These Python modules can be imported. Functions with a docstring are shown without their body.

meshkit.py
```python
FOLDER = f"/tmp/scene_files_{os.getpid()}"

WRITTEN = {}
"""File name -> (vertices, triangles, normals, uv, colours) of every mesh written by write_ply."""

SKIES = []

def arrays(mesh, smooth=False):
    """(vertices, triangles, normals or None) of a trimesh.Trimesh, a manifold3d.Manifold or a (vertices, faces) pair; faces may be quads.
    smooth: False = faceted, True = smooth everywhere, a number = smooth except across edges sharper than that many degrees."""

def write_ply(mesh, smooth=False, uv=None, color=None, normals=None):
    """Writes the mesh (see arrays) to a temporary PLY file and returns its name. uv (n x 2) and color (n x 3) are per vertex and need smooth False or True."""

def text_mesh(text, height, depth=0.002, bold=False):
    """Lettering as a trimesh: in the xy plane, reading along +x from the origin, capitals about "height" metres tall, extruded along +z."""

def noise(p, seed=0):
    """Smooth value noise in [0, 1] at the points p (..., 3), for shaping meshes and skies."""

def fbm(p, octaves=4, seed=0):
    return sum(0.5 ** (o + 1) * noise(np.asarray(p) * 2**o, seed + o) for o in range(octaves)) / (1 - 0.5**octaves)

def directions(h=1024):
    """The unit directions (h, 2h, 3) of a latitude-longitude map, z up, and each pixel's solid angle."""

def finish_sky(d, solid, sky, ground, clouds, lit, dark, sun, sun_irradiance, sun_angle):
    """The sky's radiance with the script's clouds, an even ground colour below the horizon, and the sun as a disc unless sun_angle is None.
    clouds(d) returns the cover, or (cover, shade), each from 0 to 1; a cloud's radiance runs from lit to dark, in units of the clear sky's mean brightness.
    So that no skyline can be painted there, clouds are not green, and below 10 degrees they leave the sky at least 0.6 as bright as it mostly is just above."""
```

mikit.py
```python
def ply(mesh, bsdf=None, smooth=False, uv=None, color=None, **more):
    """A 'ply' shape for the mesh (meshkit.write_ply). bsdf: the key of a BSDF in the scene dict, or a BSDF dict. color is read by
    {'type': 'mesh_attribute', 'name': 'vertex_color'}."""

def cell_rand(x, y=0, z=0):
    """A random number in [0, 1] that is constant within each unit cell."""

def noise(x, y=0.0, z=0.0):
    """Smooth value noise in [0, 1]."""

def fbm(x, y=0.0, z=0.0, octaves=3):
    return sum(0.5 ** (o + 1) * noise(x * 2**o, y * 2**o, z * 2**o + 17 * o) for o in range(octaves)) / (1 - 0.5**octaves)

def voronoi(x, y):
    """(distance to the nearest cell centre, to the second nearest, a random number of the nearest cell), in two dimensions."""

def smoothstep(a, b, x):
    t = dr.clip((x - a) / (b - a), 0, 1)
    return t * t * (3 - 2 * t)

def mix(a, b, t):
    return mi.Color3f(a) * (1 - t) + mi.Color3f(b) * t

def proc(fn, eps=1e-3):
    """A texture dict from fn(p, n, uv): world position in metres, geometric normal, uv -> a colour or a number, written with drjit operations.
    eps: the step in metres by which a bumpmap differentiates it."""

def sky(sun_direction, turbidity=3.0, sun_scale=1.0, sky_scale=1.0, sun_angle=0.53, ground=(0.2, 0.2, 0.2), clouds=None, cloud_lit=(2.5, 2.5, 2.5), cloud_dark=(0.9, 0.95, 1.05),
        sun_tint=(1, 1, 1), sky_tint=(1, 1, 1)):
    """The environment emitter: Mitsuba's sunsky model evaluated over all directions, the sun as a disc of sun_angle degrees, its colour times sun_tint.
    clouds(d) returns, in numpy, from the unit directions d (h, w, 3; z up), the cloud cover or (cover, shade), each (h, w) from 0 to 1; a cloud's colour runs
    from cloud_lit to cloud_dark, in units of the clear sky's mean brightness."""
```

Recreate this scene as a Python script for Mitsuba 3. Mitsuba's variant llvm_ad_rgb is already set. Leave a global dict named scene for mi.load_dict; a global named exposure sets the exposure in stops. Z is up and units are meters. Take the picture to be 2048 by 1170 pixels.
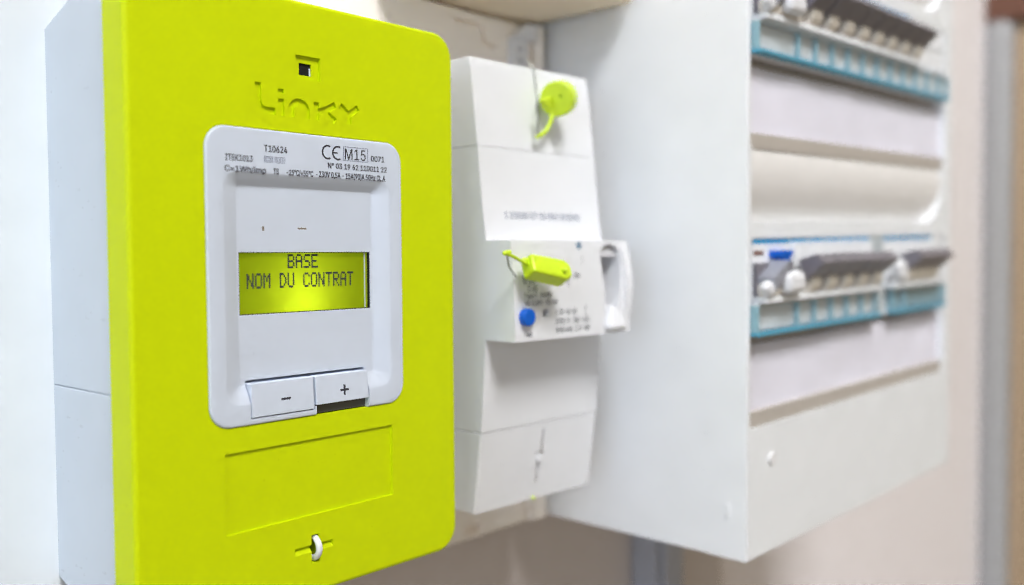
import math, random
import numpy as np
import drjit as dr
import trimesh, mitsuba as mi, mikit, meshkit
import manifold3d as m3
from manifold3d import Manifold, CrossSection
from shapely.geometry import LineString, Point, Polygon, box as sbox
from shapely.ops import unary_union
from shapely import affinity

random.seed(7)
rng = np.random.default_rng(7)
T = mi.ScalarTransform4f
scene, labels = {}, {}

# ------------------------------------------------------------------ camera
YAW, PITCH, ROLL = map(math.radians, (48.179, -2.229, -0.427))
EYE = np.array([-0.13004, -0.32241, 0.01489])
fwd = np.array([math.sin(YAW) * math.cos(PITCH), math.cos(YAW) * math.cos(PITCH), math.sin(PITCH)])
right = np.cross(fwd, [0, 0, 1.0]); right /= np.linalg.norm(right)
up = np.cross(right, fwd)
right, up = math.cos(ROLL) * right + math.sin(ROLL) * up, -math.sin(ROLL) * right + math.cos(ROLL) * up
M = np.eye(4); M[:3, 0] = -right; M[:3, 1] = up; M[:3, 2] = fwd; M[:3, 3] = EYE
scene['camera'] = {'type': 'thinlens', 'fov': 2 * math.degrees(math.atan(1024 / 1897.14)), 'fov_axis': 'x',
                   'to_world': T(M.tolist()), 'near_clip': 0.01, 'far_clip': 50.0,
                   'aperture_radius': 0.0037, 'focus_distance': 0.325}
exposure = 0.60

# ------------------------------------------------------------------ light of the room: ceiling lamp, window on the left, faint room bounce
def lamp(key, at, to, w, h, rgb):
    scene[key] = {'type': 'rectangle', 'to_world': T().look_at(origin=list(at), target=list(to), up=[0.03, 0.1, 1]) @ T().scale([w / 2, h / 2, 1]),
                  'bsdf': {'type': 'diffuse', 'reflectance': {'type': 'rgb', 'value': [0.8, 0.8, 0.8]}},
                  'emitter': {'type': 'area', 'radiance': {'type': 'rgb', 'value': list(rgb)}}}
lamp('ceiling_lamp', (-0.42, -1.25, 1.60), (0.2, 0, 0), 0.6, 0.6, (28.0, 27.8, 27.8))
lamp('window_light', (-2.3, -0.9, 0.45), (0.2, 0, 0.0), 1.6, 1.8, (1.05, 1.32, 1.7))
labels['ceiling_lamp'] = {'label': 'white square ceiling lamp above the electrical panel', 'category': 'lamp'}
labels['window_light'] = {'label': 'bright daylit window to the left of the panel', 'category': 'window'}
scene['room_light'] = {'type': 'constant', 'radiance': {'type': 'rgb', 'value': [0.205, 0.172, 0.128]}}

# ------------------------------------------------------------------ materials
def rgbv(c): return {'type': 'rgb', 'value': list(map(float, c))}
def plastic(key, c, rough=0.4, spec=0.5, grain=0.0, tint=0.03, freq=60.0, specks=0.0, **more):
    c = tuple(c)
    if tint:
        def fn(p, n, uv, c=c):
            k = 1.0 + tint * 2 * (mikit.fbm(p.x * freq, p.y * freq, p.z * freq, 3) - 0.5)
            if specks:                                            # dust specks
                k = k * (1 - specks * mikit.smoothstep(0.90, 0.95, mikit.noise(p.x * 520, p.y * 520, p.z * 520)) * mikit.smoothstep(0.5, 0.7, mikit.noise(p.x * 70 + 9, p.y * 70, p.z * 70)))
            return mi.Color3f(*c) * k
        base = mikit.proc(fn)
    else:
        base = rgbv(c)
    b = {'type': 'principled', 'base_color': base, 'roughness': rough, 'specular': spec, **more}
    if grain:
        def g(p, n, uv, s=grain): return s * mikit.noise(p.x * 2600, p.y * 2600, p.z * 2600)
        b = {'type': 'bumpmap', 'nested': b, 'arbitrary': mikit.proc(g, 1e-4), 'scale': 1.0}
    scene[key] = {'type': 'twosided', 'b': b}
plastic('m_lime', (0.520, 0.630, 0.001), 0.42, 0.15, tint=0.02, specks=0.06)
plastic('m_seal', (0.50, 0.67, 0.018), 0.30, 0.5)
plastic('m_base', (0.50, 0.555, 0.61), 0.5, 0.4, specks=0.10)
plastic('m_bezel', (0.535, 0.59, 0.68), 0.42, 0.4)
plastic('m_white', (0.67, 0.68, 0.705), 0.38, 0.45, specks=0.06)
plastic('m_board', (0.715, 0.735, 0.755), 0.45, 0.4, specks=0.10)
plastic('m_cover', (0.69, 0.69, 0.695), 0.45, 0.4)
plastic('m_scoop', (0.70, 0.685, 0.67), 0.45, 0.4)
plastic('m_plate_lit', (0.66, 0.71, 0.75), 0.5, 0.35)  # lit copy of the plate plastic, cool daylight in the colour
plastic('m_cream2', (0.87, 0.82, 0.76), 0.5, 0.35)  # shaded copy of the plate plastic, warm nook shade in the colour
plastic('m_gap_shade', (0.42, 0.385, 0.345), 0.5, 0.3)  # shade of the gaps around the label strips, as a tan colour
plastic('m_trunk', (0.66, 0.57, 0.43), 0.5, 0.35)
plastic('m_paper', (0.69, 0.68, 0.76), 0.8, 0.1, tint=0.05)
plastic('m_cream', (0.66, 0.62, 0.55), 0.4, 0.4)
plastic('m_module', (0.72, 0.74, 0.77), 0.45, 0.4)
plastic('m_toggle', (0.150, 0.140, 0.160), 0.35, 0.5)
plastic('m_grey', (0.24, 0.25, 0.29), 0.4, 0.5)
plastic('m_ink', (0.035, 0.037, 0.05), 0.6, 0.2, tint=0)
plastic('m_inkpale', (0.15, 0.17, 0.25), 0.6, 0.2, tint=0)
plastic('m_inkblue', (0.13, 0.22, 0.33), 0.6, 0.2, tint=0)
plastic('m_black', (0.012, 0.012, 0.014), 0.6, 0.2, tint=0)
plastic('m_blue', (0.002, 0.095, 0.50), 0.4, 0.3, tint=0)
plastic('m_bluelabel', (0.02, 0.27, 0.56), 0.4, 0.4, tint=0)
plastic('m_teal', (0.065, 0.29, 0.42), 0.3, 0.5)
plastic('m_tealdark', (0.22, 0.38, 0.44), 0.3, 0.5)
plastic('m_label', (0.56, 0.61, 0.64), 0.7, 0.2, tint=0.05)
plastic('m_greyblue', (0.42, 0.47, 0.50), 0.4, 0.4)
plastic('m_tealgrey', (0.20, 0.35, 0.42), 0.5, 0.3)
plastic('m_brown', (0.16, 0.075, 0.05), 0.5, 0.3, tint=0)
plastic('m_darkgrey', (0.075, 0.070, 0.080), 0.5, 0.4, tint=0)
plastic('m_slotgrey', (0.50, 0.50, 0.52), 0.45, 0.4)
plastic('m_hole', (0.20, 0.17, 0.14), 0.6, 0.3, tint=0)
plastic('m_duct', (0.36, 0.375, 0.42), 0.5, 0.4)
plastic('m_jamb', (0.40, 0.41, 0.42), 0.5, 0.4)
plastic('m_wire', (0.35, 0.37, 0.33), 0.35, 0.5, tint=0, metallic=0.6)
scene['m_sheet'] = {'type': 'principledthin', 'base_color': rgbv((0.50, 0.60, 0.010)), 'diff_trans': 1.6, 'roughness': 0.5, 'spec_trans': 0.0}
scene['m_pane'] = {'type': 'thindielectric', 'int_ior': 1.3}
def wall_fn(p, n, uv):
    k = mikit.fbm(p.x * 9, p.y * 9, p.z * 9, 4)
    f = mikit.fbm(p.x * 160, p.y * 160, p.z * 160, 2)
    return mikit.mix((0.83, 0.79, 0.81), (0.86, 0.83, 0.85), k) * (0.97 + 0.06 * f)
scene['m_wall'] = {'type': 'twosided', 'b': {'type': 'bumpmap', 'nested': {'type': 'principled', 'base_color': mikit.proc(wall_fn), 'roughness': 0.8, 'specular': 0.2},
                   'arbitrary': mikit.proc(lambda p, n, uv: 0.0008 * mikit.fbm(p.x * 120, p.y * 120, p.z * 120, 3)), 'scale': 1.0}}
def board_fn(p, n, uv):
    k = mikit.fbm(p.x * 14, p.y * 14, p.z * 5, 4)
    return mikit.mix((0.57, 0.52, 0.50), (0.61, 0.56, 0.54), k)
scene['m_backing'] = {'type': 'twosided', 'b': {'type': 'principled', 'base_color': mikit.proc(board_fn), 'roughness': 0.7, 'specular': 0.2}}
def wood_fn(p, n, uv):
    g = mikit.fbm(p.x * 60, p.y * 60, p.z * 3, 3)
    return mikit.mix((0.40, 0.29, 0.19), (0.56, 0.43, 0.30), g)
scene['m_wood'] = {'type': 'twosided', 'b': {'type': 'principled', 'base_color': mikit.proc(wood_fn), 'roughness': 0.45, 'specular': 0.4}}

# ------------------------------------------------------------------ mesh helpers.  u along the wall, v up, w out of the wall (towards the viewer)
def arr(m):
    if isinstance(m, Manifold):
        k = m.to_mesh(); return np.array(k.vert_properties[:, :3], float), np.array(k.tri_verts, int)
    return np.array(m.vertices, float), np.array(m.faces, int)
def F_world(v): return np.stack([v[:, 0], -v[:, 2], v[:, 1]], 1)
BX, BY, BA, BS = .2509, -.121, .0351, .0185      # the board stands a little askew on the wall
def F_board(v):
    s, z, w = v.T
    return np.stack([BX + s * math.cos(BA) - w * math.sin(BA), BY - s * math.sin(BA) - w * math.cos(BA), z + BS * s], 1)
KA = math.radians(2.2)
def F_breaker(v):
    u, z, w = v.T; u = u - .155
    return np.stack([.155 + u * math.cos(KA) - w * math.sin(KA), -u * math.sin(KA) - w * math.cos(KA), z], 1)
def numbered(k):
    if k not in scene and k not in labels: return k
    i = 1
    while f'{k}_{i:03d}' in scene or f'{k}_{i:03d}' in labels: i += 1
    return f'{k}_{i:03d}'
def obj(name, mesh, mat, frame=F_world, parent=None, smooth=40):
    key = numbered(f'{parent}__{name}' if parent else name)
    v, f = arr(mesh)
    scene[key] = mikit.ply(trimesh.Trimesh(frame(v), f, process=False), mat, smooth=smooth)
    return key
def thing(name, label, cat, group=None, kind=None):
    key = numbered(name)
    labels[key] = {'label': label, 'category': cat}
    if group: labels[key]['group'] = group
    return key
def hull(p): return Manifold.hull_points(np.asarray(p, float))
def join(l): return Manifold.batch_boolean(l, m3.OpType.Add)
def bx(u0, u1, v0, v1, w0, w1, r=0.0):
    if r <= 0: return Manifold.cube((u1 - u0, v1 - v0, w1 - w0)).translate((u0, v0, w0))
    k = r * 0.42; pts = []
    for a, sa in ((u0, 1), (u1, -1)):
        for b, sb in ((v0, 1), (v1, -1)):
            for c, sc in ((w0, 1), (w1, -1)):
                for x, y, z in ((0, r, k), (0, k, r), (r, 0, k), (k, 0, r), (r, k, 0), (k, r, 0), (.3 * r, .3 * r, .3 * r)):
                    pts.append((a + sa * x, b + sb * y, c + sc * z))
    return hull(pts)
def cs_of(poly):
    polys = getattr(poly, 'geoms', [poly]); out = []
    for g in polys:
        out.append(np.array(g.exterior.coords)[:-1]); out += [np.array(i.coords)[:-1] for i in g.interiors]
    return CrossSection(out, m3.FillRule.EvenOdd)
def rr(u0, u1, v0, v1, r, n=10):
    return sbox(u0 + r, v0 + r, u1 - r, v1 - r).buffer(r, quad_segs=n)
def ext(poly, w0, w1): return cs_of(poly).extrude(w1 - w0).translate((0, 0, w0))
def soft(poly, w0, w1, r, n=3):
    """convex outline extruded from w0 to w1 with its front edge rounded by r"""
    pts = []
    for i in range(n + 1):
        t = i / n * math.pi / 2
        c = np.array(poly.buffer(-r * (1 - math.cos(t)), quad_segs=10).exterior.coords)[:-1]
        pts.append(np.column_stack([c, np.full(len(c), w1 - r + r * math.sin(t))]))
    c = np.array(poly.exterior.coords)[:-1]
    pts.append(np.column_stack([c, np.full(len(c), w0)]))
    return hull(np.vstack(pts))
def cyl(u, v, w0, w1, r, r2=None, n=36): return Manifold.cylinder(w1 - w0, r, r if r2 is None else r2, n).translate((u, v, w0))
def cylu(u0, u1, v, w, r, n=28):
    return Manifold.cylinder(u1 - u0, r, r, n).rotate((0, 90, 0)).translate((u0, v, w))
def prof(pts, u0, u1, b=0.0):
    """outline in (w, v), run along u from u0 to u1"""
    c = CrossSection([np.array(pts)], m3.FillRule.EvenOdd)
    def put(c, a, z):
        m = c.extrude(z - a).translate((0, 0, a))            # (w, v, u)
        return m.transform(np.array([[0, 0, 1, 0], [0, 1, 0, 0], [1, 0, 0, 0]], float)) if False else m
    m = c.extrude(u1 - u0)
    v, f = arr(m)
    return Manifold(m3.Mesh(np.stack([v[:, 2] + u0, v[:, 1], v[:, 0]], 1).astype(np.float32), f[:, ::-1].astype(np.uint32)))
def convex_prof(pts, u0, u1, b):
    p = Polygon(pts); q = np.array(p.buffer(-b, join_style=2).exterior.coords)[:-1]; p = np.array(pts)
    P = [np.column_stack([np.full(len(a), u), a[:, 1], a[:, 0]]) for a, u in ((q, u0), (p, u0 + b), (p, u1 - b), (q, u1))]
    return hull(np.vstack(P))
def tube(pts, r, n=10):
    pts = np.asarray(pts, float)
    return join([hull(np.vstack([ball(a, r, n), ball(b, r, n)])) for a, b in zip(pts[:-1], pts[1:])])
BALL = trimesh.creation.icosphere(subdivisions=1).vertices
def ball(c, r, n=0): return np.asarray(c) + BALL * r
def text(s, u, v, w, h, width=None, bold=False, depth=0.00012):
    m = meshkit.text_mesh(s, h, depth, bold)
    if width: m.vertices[:, 0] *= width / (m.vertices[:, 0].max() - m.vertices[:, 0].min())
    m.vertices[:, 0] -= m.vertices[:, 0].min()
    m.vertices += [u, v, w]
    return m
def cat(l): return trimesh.util.concatenate([x if isinstance(x, trimesh.Trimesh) else trimesh.Trimesh(*arr(x), process=False) for x in l])

# ------------------------------------------------------------------ the setting
def struct(key, mesh, mat, label):
    obj(key, mesh, mat); labels[key] = {'label': label, 'category': key.replace('_', ' '), 'kind': 'structure'}
struct('wall', bx(-2.5, 4.0, -2.5, 2.5, -0.15, -0.045), 'm_wall', 'pale painted plaster wall behind the panel')
k = obj('backing_board', bx(-0.6, 0.497, -0.75, 0.5, -0.044, -0.030, .001), 'm_backing')
labels[k] = {'label': 'brown grey backing board fixed on the wall under the white mounting plate', 'category': 'board'}

# conduit that runs down from the board
k = thing('cable_duct', 'grey blue vertical cable duct running down below the distribution board', 'cable duct')
obj('channel', bx(.378, .409, -0.75, -0.10, -0.029, -0.010, .002), 'm_duct', parent=k)
obj('lid', bx(.383, .404, -0.75, -0.10, -0.0095, -0.006, .001), 'm_duct', parent=k)

# wooden door frame far right
k = thing('door_frame', 'blurred door frame with grey reveal and tan wooden face at the right', 'door frame')
obj('reveal', bx(1.192, 1.215, -2.5, 0.3095, -0.044, -0.012, .014), 'm_jamb', parent=k)
obj('post', bx(1.2155, 1.36, -2.5, 0.3095, -0.044, 0.000, .004), 'm_wood', parent=k)
obj('head_rail', bx(1.196, 1.38, 0.310, 0.345, -0.044, 0.010, .004), 'm_brown', parent=k)
labels['door_frame__head_rail'] = {'label': 'dark brown rail across the top of the door frame'}

# ------------------------------------------------------------------ mounting plate
k = thing('mounting_plate', 'mounting plate tinted for warm shade, with a latch behind the white circuit breaker', 'mounting plate')
zg = LineString([(.1912, .1267), (.2101, .1272), (.2118, .1187), (.2208, .1184)])    .buffer(.0013, cap_style=2, join_style=2)
plate = bx(.0720, .2500, -.1240, .1330, -.020, 0, .002) - ext(zg, -.0035, .01) - bx(.194, .206, -.1215, -.1165, -.004, .01)
obj('panel', plate, 'm_cream2', parent=k)  # right half of the plate, its warm shade painted into the colour
l = obj('latch', join([bx(.2280, .2405, .1060, .1245, 0, .0035, .0008), hull([(.2290, .1246, 0), (.2455, .1246, 0), (.2455, .1322, 0), (.2380, .1322, 0), (.2290, .1246, .0045), (.2455, .1246, .0045), (.2455, .1322, .006), (.2380, .1322, .006)])])
        - cyl(.2345, .1195, .001, .02, .0014) - cyl(.2345, .1135, .001, .02, .0014), 'm_white', parent=k)
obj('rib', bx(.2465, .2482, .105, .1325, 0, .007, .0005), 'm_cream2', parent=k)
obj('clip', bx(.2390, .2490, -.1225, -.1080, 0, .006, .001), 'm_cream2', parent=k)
obj('latch_hole', cat([cyl(.2345, .1195, .0009, .0016, .0014), cyl(.2345, .1135, .0009, .0016, .0014)]), 'm_hole', parent=k)
k = thing('mounting_plate_lit', 'smooth plate half in the lit white tone behind the left of the lime meter', 'panel')
obj('sheet', bx(-.14, .0719, -.1240, .1330, -.020, 0, .002), 'm_plate_lit', parent=k)  # left half of the same plate, split off for its brighter lit tone
# trunking above the plate
k = thing('cable_trunking', 'cream cable trunking at the top edge, ending just above the mounting plate', 'trunking')
obj('channel', bx(.140, .2485, .1345, .42, -.029, .062, .002), 'm_trunk', parent=k)

# ------------------------------------------------------------------ electricity meter
MD = .0582
k = meter = thing('electricity_meter', 'lime green electricity meter with a lit display and grey surround', 'electricity meter')
MW = .13156
side = [(-.002, -.0905), (.003, -.0912), (.024, -.0985), (.0448, -.0985), (.0448, .0985), (.024, .0985), (.003, .0905), (-.002, .0898)]
def part_of(side, lo, hi):
    p = Polygon(side).intersection(sbox(-1, lo, 1, hi)); return list(p.exterior.coords)[:-1]
obj('base', convex_prof(part_of(side, -.0267, 1), .002, MW - .002, .0004) - bx(.036, .092, -.012, .018, .0385, .06), 'm_base', parent=k)
obj('terminal_cover', convex_prof(part_of(side, -1, -.02685), .002, MW - .002, .0003), 'm_base', parent=k)
# front cover with its recesses
outer = rr(0, MW, -.1, .1, .0095, 14)
cover = soft(outer, .0450, MD, .0016, 4)
bez = rr(.0245, .1040, -.0388, .0561, .0072, 12)
def stroke(pts, r, cap=2, join_=1): return LineString(pts).buffer(r, cap_style=cap, join_style=join_, quad_segs=6)
def arc(cu, cv, ru, rv, a0, a1, n=12): return [(cu + ru * math.cos(math.radians(a)), cv + rv * math.sin(math.radians(a))) for a in np.linspace(a0, a1, n)]
S = .00115
word = unary_union([
    stroke([(.0441, .0711)] + [(.0441, .0655)] + arc(.0472, .0655, .0031, .0031, 180, 270, 8) + [(.0506, .0624)], S),                # big L
    stroke([(.0528, .0612), (.0528, .0668)], S), stroke([(.0528, .0684), (.0528, .0700)], S),                                       # i
    stroke([(.0567, .0612), (.0567, .0640)] + arc(.0598, .0638, .0031, .0026, 180, 0, 12) + [(.0629, .0612)], S),                    # n
    stroke([(.0668, .0612), (.0668, .0672)], S), stroke([(.0678, .0640), (.0712, .0652), (.0748, .0671)], S), stroke([(.0700, .0645), (.0748, .0614)], S),   # K
    stroke([(.0768, .0672), (.0806, .0644), (.0848, .0672)], S), stroke([(.0806, .0648), (.0806, .0612)], S)])                        # Y
cover = cover - ext(bez.buffer(.00015), .04, .07) - ext(word, MD - .0009, .07)
cover = cover - bx(.0587, .0686, .0742, .0820, MD - .0011, .07) - bx(.0607, .0657, .0757, .0797, .049, .07)
cover = cover - bx(.0297, .0986, -.0728, -.0469, MD - .0009, .07)
vg = hull([(.0553, -.0829, .07), (.0553, -.0855, .07), (.0711, -.0829, .07), (.0711, -.0855, .07), (.0553, -.0829, MD), (.0553, -.0855, MD), (.0711, -.0829, MD), (.0711, -.0855, MD), (.0556, -.0839, MD - .0014), (.0708, -.0839, MD - .0014)])
cover = cover - vg - bx(.0620, .0652, -.0893, -.0797, .047, .07)
obj('front_cover', cover, 'm_lime', parent=k, smooth=35)
labels[k + '__front_cover'] = {'label': 'lime green front cover with an engraved word and a plain recessed label field'}
obj('sensor_window', join([bx(.0607, .0657, .0757, .0797, .0460, MD - .0018)]), 'm_black', parent=k)
obj('sensor_glint', bx(.0651, .0657, .0757, .0784, .0540, MD - .0016, .0001), 'm_bezel', parent=k)  # pale sliver painting the highlight at the right of the dark window
obj('slot_floor', bx(.0620, .0652, -.0893, -.0797, .0470, .0485), 'm_black', parent=k)
ring = [(.0641, -.0845 + .0040 * math.cos(t), .0545 + .0052 * math.sin(t)) for t in np.linspace(0, math.pi, 14)]
obj('seal_loop', tube(ring, .00115), 'm_white', parent=k, smooth=60)
labels[k + '__seal_loop'] = {'label': 'small white loop standing in the cross-shaped slot'}
# grey surround
WP = .0560
WB = MD + .0008
surround = soft(bez, .0500, WB, .0009, 3)
def ringpts(u0, u1, v0, v1, r, w):
    c = np.array(rr(u0, u1, v0, v1, r, 6).exterior.coords)[:-1]; return np.column_stack([c, np.full(len(c), w)])
rec_in = (.0368, .0918, -.0262, .0376, .0008)
rec_out = (.0300, .0985, -.0325, .0423, .0050)
def lerp(t): return [a + (b - a) * t for a, b in zip(rec_in, rec_out)]
prev = None
levels = [(0, WP), (.10, WP + .0003), (.38, WP + .0013), (.66, WP + .0022), (.86, WP + .00265), (1.0, WB + .00002), (1.02, WB + .002)]
for (t0, w0), (t1, w1) in zip(levels[:-1], levels[1:]):
    surround = surround - hull(np.vstack([ringpts(*lerp(t0), w0), ringpts(*lerp(t1), w1)]))
surround = surround - bx(.0372, .0908, -.0036, .0166, .04, .07)
B1, B2 = (.0392, .0635, -.0365, -.0256), (.0643, .0871, -.0354, -.0256)
for a, b, c, d in (B1, B2):
    surround = surround - bx(a - .0004, b + .0004, c - .0003, d + .0010, .0515, .07)
surround = surround - bx(.0645, .0874, -.0500, -.0355, .0512, .07)
obj('surround', surround, 'm_bezel', parent=k, smooth=28)
for (a, b, c, d), name in ((B1, 'minus'), (B2, 'plus')):
    pts = []
    q = bx(a, b, c, d, .0526, WB - .0002, .0004)
    vv, ff = arr(q)
    vv[:, 2] += np.where(vv[:, 2] > .055, .0007 * np.clip((vv[:, 1] - d) / (c - d), 0, 1) ** 1.0 - .0003, 0)
    b_ = obj('button', trimesh.Trimesh(vv, ff, process=False), 'm_bezel', parent=k)
    labels[b_] = {'label': f'{name} button below the display'}
    cu, cv = ((.0522, -.0317), (.0764, -.0314))[name == 'plus']
    wv = WB - .0002 - .0003 + .0007 * (cv - d) / (c - d)
    sgn = [bx(cu - .0018, cu + .0018, cv - .00036, cv + .00036, wv - .0001, wv + .00016)]
    if name == 'plus': sgn.append(bx(cu - .00036, cu + .00036, cv - .0018, cv + .0018, wv - .0001, wv + .00017))
    obj('sign', cat(sgn), 'm_ink', parent=b_)
obj('slot_back', bx(.0640, .0880, -.0386, -.0345, .0503, .0566), 'm_darkgrey', parent=k)
# display
d_ = obj('display', bx(.0365, .0915, -.0043, .0173, .0534, .05342), 'm_sheet', parent=k, smooth=False)
v, f = np.array([(.0362, -.0046, .0546), (.0918, -.0046, .0546), (.0918, .0176, .0546), (.0362, .0176, .0546)]), np.array([[0, 1, 2], [0, 2, 3]])
scene[d_] = mikit.ply(trimesh.Trimesh(F_world(v), f, process=False), 'm_sheet')
labels[d_] = {'label': 'lit yellow green display with two lines of dark letters'}
fr = ext(sbox(.0360, -.0050, .0920, .0180) - sbox(.0374, -.0034, .0906, .0164), .0547, .0559)
obj('frame', fr, 'm_black', parent=d_)
obj('light_strip', bx(.0892, .0895, -.0034, .0164, .0547, .0550), 'm_bezel', parent=d_)
GLYPH = {'B': '11110 10001 10001 11110 10001 10001 11110', 'A': '01110 10001 10001 11111 10001 10001 10001', 'S': '01111 10000 10000 01110 00001 00001 11110',
         'E': '11111 10000 10000 11110 10000 10000 11111', 'N': '10001 11001 11001 10101 10011 10011 10001', 'O': '01110 10001 10001 10001 10001 10001 01110',
         'M': '10001 11011 10101 10101 10001 10001 10001', 'D': '11100 10010 10001 10001 10001 10010 11100', 'U': '10001 10001 10001 10001 10001 10001 01110',
         'C': '01110 10001 10000 10000 10000 10001 01110', 'T': '11111 00100 00100 00100 00100 00100 00100', 'R': '11110 10001 10001 11110 10100 10010 10001'}
def dots(s, u, v, width, h, w):
    n = len(s); pitch = width / (n - 1 + 5 / 6); du, dv = pitch / 6, h / 7; out = []
    for i, ch in enumerate(s):
        if ch == ' ': continue
        for r, row in enumerate(GLYPH[ch].split()):
            for c, b in enumerate(row):
                if b == '1': out.append(bx(u + i * pitch + c * du, u + i * pitch + (c + .93) * du, v - (r + .95) * dv, v - r * dv, w, w + .00008))
    return cat(out)
obj('characters', dots('BASE', .0566, .0159, .0123, .0047, .0548), 'm_ink', parent=d_, smooth=False)
obj('characters', dots('NOM DU CONTRAT', .0408, .0097, .0434, .0050, .0548), 'm_ink', parent=d_, smooth=False)
scene['display_backlight'] = {'type': 'point', 'position': [.0632, -.0412, .0005], 'intensity': {'type': 'rgb', 'value': [3.9e-4, 3.9e-4, 4.8e-4]}}
# printing on the surround
wt = WB + .00002
def prints(par, items, mat, frame=F_world):
    for it in items: obj('lettering', it, mat, frame, parent=par, smooth=False)
sur = k + '__surround'
prints(sur, [
    text('T10624', .0454, .0489, wt, .0021, .0088, True), text('ITEK1013', .0313, .0453, wt, .0019, .0098, True),
    text('C=1Wh/imp', .0310, .0419, wt, .0018, .0150, True), text('TS', .0487, .0419, wt, .0018, .0021, True), text('-25°C/+55°C  -', .0538, .0419, wt, .0018, .0094 + .0030, True),
    text('230V 0,5A - 15A(90)A 50Hz CL.A', .0668, .0420, wt, .0019, .0292, True),
    text('M15', .0779, .0487, wt, .0037, .0092), text('0071', .0895, .0488, wt, .0019, .0062, True), text('N° 03 19 62 110011 22', .0706, .0452, wt, .0018, .0261, True)], 'm_ink')
ce = []
for cu, bar in ((.0706, 0), (.0749, 1)):
    ce.append(ext(stroke(arc(cu, .0506, .0022, .0022, 62, 298, 20), .00028), wt, wt + .00012))
    if bar: ce.append(bx(cu - .0021, cu - .0002, .05035, .05085, wt, wt + .00013))
obj('mark', cat(ce), 'm_ink', parent=sur, smooth=False)
def frame_of(u0, u1, v0, v1, t): return ext(sbox(u0, v0, u1, v1) - sbox(u0 + t, v0 + t, u1 - t, v1 - t), wt, wt + .00012)
obj('mark', frame_of(.0772, .0881, .0482, .0531, .00018), 'm_inkpale', parent=sur, smooth=False)
obj('mark', cat([frame_of(.0453, .0485, .0455, .0475, .00022), frame_of(.0459, .0479, .0460, .0470, .00020), frame_of(.0494, .0511, .0455, .0475, .00014), frame_of(.0515, .0533, .0455, .0475, .00014),
                 bx(.0500, .0503, .0458, .0472, wt, wt + .0001), bx(.0523, .0525, .0458, .0472, wt, wt + .0001)]), 'm_inkpale', parent=sur, smooth=False)
obj('indicator', bx(.0461, .0469, .0236, .0250, WP, WP + .0001), 'm_hole', parent=sur)
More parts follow.
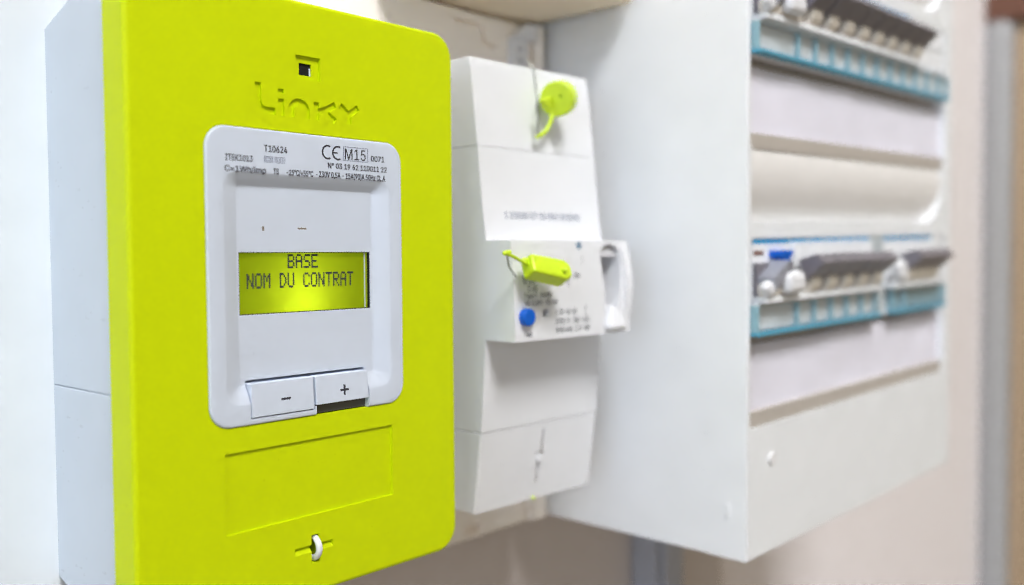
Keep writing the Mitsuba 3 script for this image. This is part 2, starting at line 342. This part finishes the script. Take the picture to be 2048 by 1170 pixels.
obj('indicator', bx(.0600, .0634, .0242, .0248, WP, WP + .0001), 'm_hole', parent=sur)

# ------------------------------------------------------------------ main circuit breaker
k = brk = thing('circuit_breaker', 'white main circuit breaker with blue test button between lime meter and distribution board', 'circuit breaker')
U0, U1 = .155, .2305
def PB(name, mesh, mat, parent=brk, **kw): return obj(name, mesh, mat, F_breaker, parent, **kw)
body_p = [(.002, -.0588), (.0515, -.0588), (.0531, -.0406), (.0546, -.0199), (.0713, -.0199), (.0708, .0010), (.0692, .0211), (.0552, .0211), (.0530, .0380), (.0510, .0602), (.002, .0602)]
blk = prof(body_p, U0, U1) + bx(.2300, .2318, -.0199, .0211, .050, .0690, .0006)
slot_o = Polygon([(.2112, .0150), (.2122, .0060), (.2132, -.0020), (.2128, -.0090), (.2118, -.0170), (.2180, -.0175), (.2215, -.0120), (.2240, -.0020), (.2252, .0080), (.2256, .0150)] + [(.2184 + .0072 * math.cos(t), .0150 + .0048 * math.sin(t)) for t in np.linspace(0, math.pi, 9)[1:-1]])
blk = blk - ext(slot_o, .0440, .09)
blk = blk - cyl(.1737, -.0090, .0660, .09, .0019)
PB('body', blk, 'm_white', smooth=20)
PB('upper_cover', convex_prof([(.002, .0604), (.0510, .0604), (.0489, .0790), (.0470, .0945), (.0461, .0974), (.002, .0974)], U0, U1, .0003), 'm_white')
low = convex_prof([(.002, -.0940), (.0466, -.0940), (.0488, -.0790), (.0515, -.0591), (.002, -.0591)], U0, U1, .0005)
low = low - bx(.1934, .1950, -.0720, -.0622, .045, .06) - bx(.1916, .1931, -.0862, -.0770, .045, .06) - bx(.1905, .1960, -.0742, -.0724, .045, .06)
PB('lower_cover', low, 'm_white')
PB('slit_shade', cat([bx(.1934, .1950, -.0720, -.0622, .0462, .0494), bx(.1905, .1960, -.0742, -.0724, .0462, .0488), bx(.1916, .1931, -.0862, -.0770, .0452, .0474)]), 'm_hole')  # dark inserts paint the shade inside the shallow cuts
PB('seal_crumb', hull(ball((.1914, -.0936, .0468), .0009)), 'm_seal')
s_ = PB('screw', cyl(.1928, -.0752, .046, .0504, .0019), 'm_white', smooth=60)
rim = []
t = np.linspace(-.0196, .0208, 13)
for a, b in zip(t[:-1], t[1:]):
    q = lambda z: .0690 + .0036 * math.cos((z - .0006) / .0204 * math.pi / 2)
    rim.append(hull([(u, z, w) for z in (a, b) for u, w in ((.2258, .060), (.2322, .060), (.2264, q(z)), (.2312, q(z)))]))
PB('lever_guard', join(rim), 'm_white')
lev = hull(np.vstack([[(u, .0142, w) for u in (.2114, .2254) for w in (.046, .0680)], [(.2184 + .0070 * math.cos(a), .0148 + .0046 * math.sin(a), w) for a in np.linspace(0, math.pi, 9) for w in (.046, .0665)]]))
PB('slot_cap', lev, 'm_slotgrey')
lev = hull(np.vstack([[(u, z, .047) for u, z in ((.2122, -.0098), (.2210, -.0098), (.2190, -.0172), (.2122, -.0172))], ball((.2140, -.0168, .0735), .0018), ball((.2205, -.0164, .0740), .0018), ball((.2170, -.0092, .0715), .0016), ball((.2245, -.0175, .0725), .0016), ball((.2195, -.0100, .0720), .0014)]))
PB('lever', lev, 'm_white')
labels[brk + '__lever'] = {'label': 'white switch lever in its slot at the right of the front block'}
PB('test_button', soft(Point(.1612, -.0100).buffer(.0036, quad_segs=10), .0690, .0740, .0006, 3), 'm_blue', smooth=50)
labels[brk + '__test_button'] = {'label': 'round blue test button'}
PB('screw_hole', cyl(.1737, -.0090, .0655, .0665, .0019), 'm_hole')
def wf(v): return np.interp(v, [-.0199, .0010, .0211], [.0713, .0708, .0692])
def bt(s, u, v, h, wd, bold=False):
    m = text(s, u, v, 0, h, wd, bold); z = m.vertices[:, 1]; m.vertices[:, 2] = m.vertices[:, 2] + wf(z) - .00002; return m
fb = brk + '__body'
prints(fb, [bt('30/60A', .1606, 0.0060, 0.0028, .0105, True), bt('Id 500', .1606, 0.0034, 0.0024, .0075, True), bt('C 60', .1632, 0.0002, 0.0025, .0058, True), bt('Type S  2000A', .1612, -0.0024, 0.0019, .0165, True),
            bt('Un 230V  50 Hz', .1612, -0.0055, 0.0021, .0200, True), bt('1  30  45  60', .1797, -0.0100, 0.0022, .0135, True), bt('230 V  30-60', .1797, -0.0139, 0.0022, .0220, True), bt('500 mA  2 P  NF', .1797, -0.0175, 0.0022, .0225, True),
            bt('Test', .1608, -0.0182, 0.0021, .0042, True), bt('On', .1925, 0.0052, 0.0022, .0040, True), bt('1', .1983, 0.0113, 0.0028, .0006), bt('0', .1880, 0.0016, 0.0025, .0010), bt('1', .1990, -0.0110, 0.0042, .0010)], 'm_ink', F_breaker)
obj('mark', cat([ext(Point(.1970, .0190).buffer(.0016) - Point(.1970, .0190).buffer(.0010), .0693, .0696), bx(.1965, .1975, .0184, .0196, .0693, .0697)]), 'm_inkblue', F_breaker, parent=fb)
ser = text('1 25500 07 20 000 055580', .1675, .0305, 0, .0028, .0485, True)
ser.vertices[:, 2] += np.interp(ser.vertices[:, 1], [.0240, .0380], [.0548, .0530]) - .00002
obj('lettering', ser, 'm_inkpale', F_breaker, parent=brk + '__body', smooth=False)

# lime seals
def rot_to(m, d, roll=0.0):
    """turns a mesh built along +z so that it points along d"""
    return m.transform(np.column_stack([trimesh.geometry.align_vectors([0, 0, 1], d)[:3, :3] @ trimesh.transformations.rotation_matrix(roll, [0, 0, 1])[:3, :3], [0, 0, 0]]))
k = thing('security_seal', 'round lime green seal hanging on a wire from the upper breaker cover', 'seal')
dirn = np.array([-.88, -.22, .42])
disc = soft(Point(0, 0).buffer(.0077, quad_segs=14), -.0045, .0030, .0008, 3)
disc = disc - cyl(.0022, .0010, .0018, .02, .0009)
D = rot_to(disc, dirn).translate((.1972, .0832, .0580))
PB('disc', D, 'm_seal', parent=k, smooth=40)
PB('lug', hull(np.vstack([ball((.1905, .0822, .0585), .0012), ball((.1848, .0808, .0590), .0009), ball((.1892, .0790, .0585), .0011)])), 'm_seal', parent=k)
PB('tail', tube([(.1955, .0765, .0560), (.1945, .0735, .0560), (.1925, .0695, .0555), (.1895, .0672, .0550), (.1872, .0662, .0545)], .0010), 'm_seal', parent=k)
PB('tail', tube([(.1850, .0795, .0565), (.1866, .0740, .0560), (.1872, .0662, .0545)], .0007), 'm_wire', parent=k)
PB('wire', tube([(.1928, .1010, .0440), (.1932, .0974, .0470), (.1935, .0900, .0482), (.1938, .0820, .0492), (.1890, .0795, .0530)], .0004), 'm_wire', parent=k)
labels[k + '__tail'] = {'label': 'short curved lime tail under the disc'}
k = thing('security_seal', 'oblong lime green seal sticking out of the front of the breaker block', 'seal')
def slab(p, q, hh, th, roll):
    p, q = np.array(p), np.array(q); e1 = (q - p) / np.linalg.norm(q - p)
    e3 = np.cross(e1, [0, 1, 0]); e3 /= np.linalg.norm(e3); e2 = np.cross(e3, e1); c, n_ = math.cos(roll), math.sin(roll)
    e2, e3 = c * e2 + n_ * e3, -n_ * e2 + c * e3
    pts, L, rr_ = [], np.linalg.norm(q - p), .0013
    for x, h in ((0, hh * .90), (L - hh * .5, hh), (L - hh * .12, hh * .80), (L, hh * .50)):
        for a in (1, -1):
            for b in (1, -1):
                pts.append(ball(p + e1 * x + e2 * a * (h - rr_) + e3 * b * (th - rr_), rr_))
    return hull(np.vstack(pts))
PB('body', slab((.1565, .0104, .0780), (.1735, .0072, .0815), .0047, .0038, -.55), 'm_seal', parent=k, smooth=45)
PB('lug', hull(np.vstack([ball((.1545, .0128, .0770), .0013), ball((.1575, .0128, .0775), .0013)])), 'm_seal', parent=k)
PB('stud', hull(np.vstack([ball((.1690, .0090, .0840), .0012), ball((.1690, .0090, .0860), .0009)])), 'm_seal', parent=k)
PB('tail', tube([(.1560, .0110, .0785), (.1515, .0125, .0790), (.1465, .0143, .0795), (.1428, .0155, .0795)], .0007), 'm_seal', parent=k)
PB('tip', hull(np.vstack([ball((.1412, .0158, .0795), .0010), ball((.1442, .0162, .0790), .0010)])), 'm_seal', parent=k)
PB('wire', tube([(.1430, .0150, .0790), (.1480, .0105, .0750), (.1560, .0060, .0715)], .0004), 'm_wire', parent=k)

# ------------------------------------------------------------------ distribution board
k = board = thing('distribution_board', 'white distribution board with two rows of modular breakers and its door off', 'distribution board')
def BO(name, mesh, mat, parent=board, **kw): return obj(name, mesh, mat, F_board, parent, **kw)
SW, ZT, ZB = .2493, .262, -.1229
BO('housing', bx(.0002, SW - .0002, ZB + .0002, ZT, -.160, -.0201), 'm_board')
fc = soft(sbox(0, ZB, SW, ZT), -.020, 0, .0011, 2)
for zo in (0, .125):
    fc = fc - ext(rr(.0022, .2375, -.0637 + zo, .0218 + zo, .003, 5), -.05, .05)
    sc = rr(.0030, .2320, .0290 + zo, .0900 + zo, .0240, 10).union(sbox(.0030, .029 + zo, .15, .0613 + zo)).intersection(sbox(0, .029 + zo, .3, .0613 + zo))
    fc = fc - ext(sc, -.0090, .05)
BO('front_cover', fc, 'm_board')
for zo in (0, .125):
    pr = [(-.0130, .0284)] + [(-.0006 - .0082 * t ** 2.0, .0520 - .0232 * t) for t in np.linspace(0, 1, 11)][::-1] + [(-.0006, .0560), (-.0016, .0610), (-.0130, .0610)]
    BO('fascia', prof([(w, z + zo) for w, z in pr], .0032, .2318), 'm_scoop', smooth=60)
for zo in (0, .125): BO('gap_shade', bx(.0026, .2372, -.0634 + zo, -.0565 + zo, -.019, -.0012), 'm_gap_shade'); BO('gap_shade', bx(.0026, .2372, -.0300 + zo, -.0232 + zo, -.019, -.0075), 'm_gap_shade')  # tan bars paint the shade in the gaps above and below each strip
for zo, row in ((0, 'lower'), (.125, 'upper')):
    pv, pf = arr(bx(.0030, .2370, -.0583 + zo, -.0268 + zo, -.0068, -.0036, .0003).refine_to_length(.006))
    q = np.column_stack([pv[:, 0] * 38, pv[:, 1] * 60, np.full(len(pv), 5 * zo)])
    pv[:, 2] += .0022 * (meshkit.fbm(q, 2, 3) - .5)                       # the paper bows a little
    pv[:, 1] += .0016 * (meshkit.noise(np.column_stack([pv[:, 0] * 30, pv[:, 0] * 0 + 3 * zo, pv[:, 0] * 0]), 5) - .5)
    t_ = BO('strip', trimesh.Trimesh(pv, pf, process=False), 'm_paper', smooth=50)
    labels[t_] = {'label': f'blank pale lilac label strip under the {row} row'}
sc_ = BO('screw', soft(Point(.0215, -.0795).buffer(.0030), -.001, .0012, .0005) - bx(.0205, .0222, -.0790, -.0772, .0004, .01), 'm_cover', smooth=50)
BO('snap', bx(.00015, .0010, -.106, -.096, -.012, -.007, .0003) + bx(-.0006, .0006, -.104, -.098, -.0115, -.0085, .0003), 'm_board')

def shift(m, s, z):
    v, f = arr(m); return trimesh.Trimesh(v + [s, z, 0], f, process=False)
PITCH_M = .0177
mod = dict(
    body=join([bx(.0002, PITCH_M - .0002, -.0225, .0218, -.019, -.0010, .0004), bx(.0002, PITCH_M - .0002, -.0075, .0192, -.004, .0010, .0005), bx(.0002, PITCH_M - .0002, -.0072, -.0046, -.004, .0066, .0005)]),
    stripe=bx(.0010, PITCH_M - .0010, .0196, .0211, -.0011, -.0007),
    slot=bx(.0008, PITCH_M - .0008, -.0052, .0068, .0006, .0016, .0003), drum=cylu(.0040, PITCH_M - .0045, .0008, .0022, .0062),  # slot is a dark plate, painting the shade of an uncut recess
    toggle=hull([(u, z, w) for u in (.0006, PITCH_M - .0006) for z, w in ((.0012, .0065), (.0110, .0030), (.0098, .0160), (.0136, .0115), (.0094, .0157), (.0132, .0100))]))
WHERE = ['beside the residual current device', 'second from the residual current device', 'third from the residual current device', 'fourth from the residual current device',
         'fifth from the residual current device', 'sixth from the residual current device', 'seventh from the residual current device', 'last before the blank covers']
def breaker(i, zo, row, n, N):
    s0 = .0055 + PITCH_M * i
    w = 'last on the right' if n == N - 1 else WHERE[n]
    t = thing('modular_breaker', f'narrow white breaker with dark toggle in the {row} row, {w}', 'modular breaker', 'narrow breakers in the distribution board')
    dz = float(rng.uniform(-.0003, .0003))
    BO('body', shift(mod['body'], s0, zo), 'm_module', t)
    BO('stripe', shift(mod['stripe'], s0, zo), 'm_bluelabel', t)
    BO('slot', shift(mod['slot'], s0, zo), 'm_hole', t)
    BO('drum', shift(mod['drum'], s0, zo), 'm_cream', t)
    BO('toggle', shift(mod['toggle'], s0, zo + dz), 'm_toggle', t)
def rcd(i, n, zo, row, label, wide=False):
    s0, s1 = .0055 + PITCH_M * i, .0055 + PITCH_M * (i + n)
    t = thing('residual_current_device', label, 'residual current device', 'wide switches in the distribution board')
    BO('body', join([bx(s0 + .0002, s1 - .0002, -.0225 + zo, .0218 + zo, -.019, -.0010, .0004), bx(s0 + .0002, s1 - .0002, -.0072 + zo, -.0046 + zo, -.004, .0066, .0005)]), 'm_module', t)
    BO('stripe', bx(s0 + .0006, s1 - .0006, .0192 + zo, .0211 + zo, -.0011, -.0007), 'm_bluelabel', t)
    if not wide:
        BO('mark', bx(s0 + .0012, s0 + .0095, .0140 + zo, .0160 + zo, -.0011, -.0006), 'm_brown', t)
        BO('test_button', join([bx(s0 + .0150, s0 + .0270, .0128 + zo, .0160 + zo, -.002, .0050, .0005), bx(s0 + .0185, s0 + .0255, .0105 + zo, .0130 + zo, -.002, .0045, .0005)]), 'm_blue', t)
        BO('lever', hull([(u, z + zo, w) for u, z in ((s0 + .0010, .0040), (s0 + .0150, .0115), (s0 + .0150, .0060), (s0 + .0020, -.0020)) for w in (0, .0095)]), 'm_grey', t)
        BO('slot', bx(s0 + .0005, s1 - .0006, -.0050 + zo, .0105 + zo, -.001, .0012, .0003), 'm_toggle', t)
        BO('drum', cylu(s0 + .0015, s1 - .0025, -.0012 + zo, .0010, .0052), 'm_cream', t)
        BO('knob', hull(np.vstack([ball((s0 + a, b + zo, .0085), .0032) for a, b in ((.0145, .0030), (.0245, .0035), (.0150, -.0005), (.0250, -.0005))])), 'm_white', t, smooth=60)
        BO('knob', hull(np.vstack([ball((s0 + a, b + zo, .0065), .0028) for a, b in ((-.0010, .0000), (.0045, .0000), (.0010, -.0020))])), 'm_white', t, smooth=60)
    else:
        a, b = s0 + .014, s1 - .008
        BO('toggle', hull([(u, z + zo, w) for u in (a, b) for z, w in ((.0012, .0065), (.0110, .0030), (.0098, .0160), (.0136, .0115), (.0094, .0157))]), 'm_toggle', t)
        BO('drum', cylu(a + .001, b - .004, .0012 + zo, .0020, .0062), 'm_cream', t)
        BO('knob', hull(np.vstack([ball((s0 + q, z + zo, .006), .0030) for q, z in ((.002, .0045), (.009, .0050), (.004, .0000), (.011, -.002))])), 'm_white', t, smooth=60)
def blank(i, n, zo, row, label, mat='m_module'):
    s0, s1 = .0055 + PITCH_M * i, .0055 + PITCH_M * (i + n)
    t = thing('blanking_plate', label, 'blanking plate')
    BO('plate', join([bx(s0 + .0003, s1 - .0003, -.0225 + zo, .0218 + zo, -.019, -.0005, .0005)] + [bx(s0 + .0020, s1 - .0020, z + zo, z + zo + .0012, -.001, .0004, .0003) for z in (.008, -.004)]), mat, t)
def holder(s0, s1, zo, cuts, label, mat='m_label'):
    t = thing('label_holder', label, 'label holder')
    z0, z1 = -.0221 + zo, -.0074 + zo
    BO('rail', join([bx(s0, s1, z0, z0 + .0019, -.0005, .0042, .0006)]), 'm_teal', t)
    BO('top_rail', bx(s0, s1, z1 - .0009, z1, -.0005, .0034, .0003), 'm_label', t)
    for c in cuts: BO('divider', bx(c - .0005, c + .0005, z0 + .0019, z1 - .0009, -.0005, .0036, .0002), 'm_tealdark', t)
    for a, b in zip(cuts[:-1], cuts[1:]): BO('label', bx(a + .0009, b - .0009, z0 + .0026, z1 - .0018, .0003, .0010), mat, t)
    v = np.array([(s0 + .0004, z0 + .0020, .0030), (s1 - .0004, z0 + .0020, .0030), (s1 - .0004, z1 - .0010, .0030), (s0 + .0004, z1 - .0010, .0030)])
    key = numbered(t + '__window'); scene[key] = mikit.ply(trimesh.Trimesh(F_board(v), [[0, 1, 2], [0, 2, 3]], process=False), 'm_pane')

P = lambda i: .0055 + PITCH_M * i
rcd(0, 2, 0, 'lower', 'wide switch with blue test button and white knob, leftmost in lower row')
for n in range(5): breaker(2 + n, 0, 'lower', n, 5)
blank(7, 1, 0, 'lower', 'narrow blank cover left of the wide right switch in lower row', 'm_greyblue')
rcd(8, 4, 0, 'lower', 'wide switch with one long dark toggle at the right end of the lower row', wide=True)
blank(12, 1, 0, 'lower', 'narrow blank cover at the far right of the lower row')
holder(.0030, P(7) + .006, 0, [.0036] + [P(i) for i in range(2, 8)], 'blue clear label holder under the narrow breakers of the lower row')
holder(P(8) + .005, .2300, 0, [P(8) + .0056, P(9) + .003, .2294], 'short blue label holder under the right end switch of the lower row', 'm_tealgrey')
rcd(0, 2, .125, 'upper', 'wide switch with white knob at the left of the upper row')
for n in range(8): breaker(2 + n, .125, 'upper', n, 8)
blank(10, 3, .125, 'upper', 'wide white blank cover at the right end of the upper row')
holder(.0030, .2330, .125, [.0036] + [P(i) for i in range(2, 13)] + [.2324], 'long blue clear label holder under the whole upper row')
